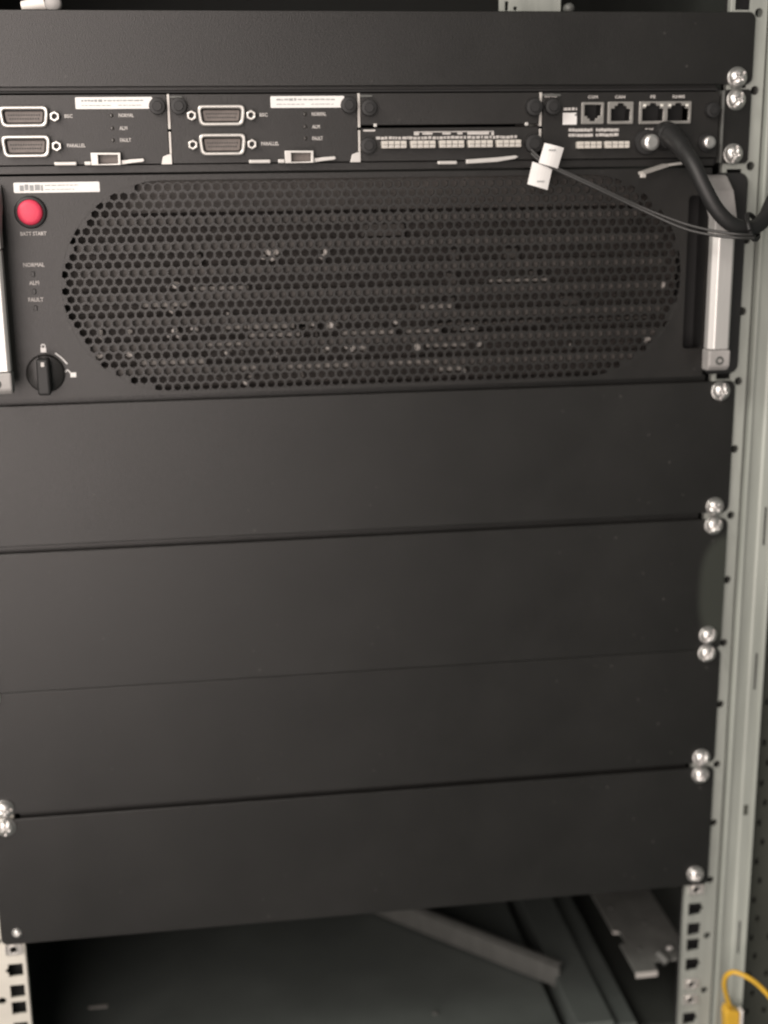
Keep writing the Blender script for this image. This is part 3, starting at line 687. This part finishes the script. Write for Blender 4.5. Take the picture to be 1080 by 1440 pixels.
part('wire', tube([(104, -9, 499), (109, -12, 494), (119.2, -14, 488.2), (137.8, -18, 479.6), (166.9, -24, 465.8), (190, -34, 456.2), (203.8, -44, 452.2), (216.7, -51.5, 450.2), (226, -51, 449.6)], 0.85, 10, 3), M['wire'], tw, True)
part('wire', tube([(104, -9, 497), (109, -13, 492), (119.2, -15, 486.8), (139.8, -19.5, 477.2), (166.9, -25.5, 464.2), (189, -36, 453.6), (203.8, -46, 449.6), (216.7, -53, 448.2), (227, -52, 447.8)], 0.85, 10, 3), M['wire'], tw, True)
def tag(name, c4, y, label, bend):
    # a small folded paper flag with thickness and a slight curl
    t = thing(name, (c4[2][0], y, c4[2][1]), label, 'tag', 'white paper tags on the thin wires')
    bm = bmesh.new(); n = 6
    a, b, c, d = [Vector((p[0], 0, p[1])) for p in c4]
    G = [[], []]
    for side in (0, 1):
        for i in range(n+1):
            r = []
            for j in range(n+1):
                u, v = i/n, j/n
                p = (a*(1-u)+b*u)*(1-v)+(d*(1-u)+c*u)*v
                p.y = y-bend*math.sin(math.pi*u)*1.0-bend*0.6*v*v+(0.5 if side else 0)
                r.append(bm.verts.new(p))
            G[side].append(r)
    for side in (0, 1):
        for i in range(n):
            for j in range(n): bm.faces.new((G[side][i][j], G[side][i+1][j], G[side][i+1][j+1], G[side][i][j+1]))
    for k in range(n):
        for (i0, j0, i1, j1) in ((k, 0, k+1, 0), (k, n, k+1, n), (0, k, 0, k+1), (n, k, n, k+1)):
            bm.faces.new((G[0][i0][j0], G[0][i1][j1], G[1][i1][j1], G[1][i0][j0]))
    part('flag', bm_mesh(bm), M['label'], t)
    ce = (a+b+c+d)/4
    part('fine_print', dashes(ce.x-2, ce.x+2.5, ce.z+(-3.0 if bend < 1 else 3.2), 0.8, y-bend-0.55, rnd, 0.6, 1.6, 0.4), M['ink'], t)
tag('paper_tag', [(110.3, 502.8), (122.0, 499.9), (118.3, 488.1), (106.8, 491.4)], -15.5, 'upper white paper tag on the thin wires beside the terminal blocks', 1.2)
tag('paper_tag', [(103.6, 492.2), (115.6, 488.2), (112.8, 475.9), (100.6, 479.4)], -14.0, 'lower white paper tag hanging over the top edge of the honeycomb grille', 0.8)

yc = thing('yellow_cable', (262, -10, -112), 'yellow cable with a yellow plug looping in front of the post, bottom right', 'cable')
part('jacket', tube([(260.2, -10, -97), (254.9, -14, -83.3), (251.3, -18, -72.2), (250.8, -22, -62.6), (254.3, -26, -57.5), (261.1, -30, -58.8), (269, -33, -64), (278.8, -36, -75), (290, -38, -92)], 1.75, 10, 4), M['yellow'], yc, True)
part('plug', prism([(255.0, -99.5), (257.0, -94), (258.2, -96.5), (261.0, -97.4), (266.0, -99), (267.2, -140), (258.5, -140)], 'y', -15, -6, 1.0), M['yellow'], yc)
part('plug_sleeve', box(266.6, 269.2, -14, -8, -140, -98.5, bev=0.9), M['white'], yc)
pk = thing('pale_connector', (-172, 14, 578), 'pale rounded plastic piece peeping over the top blank panel at the left', 'connector')
part('body', tube([(-186, 16, 580.2), (-179, 15, 581.2), (-172.6, 14, 582.4)], 4.0, 4, 4, [0.75, 0.95, 1.25]), M['white'], pk, True)
part('collar', lathe([(0, 8), (3.6, 8.2), (4.8, 9.5), (4.9, 14)], -168.4, 581.4, 18), M['cast'], pk, True)
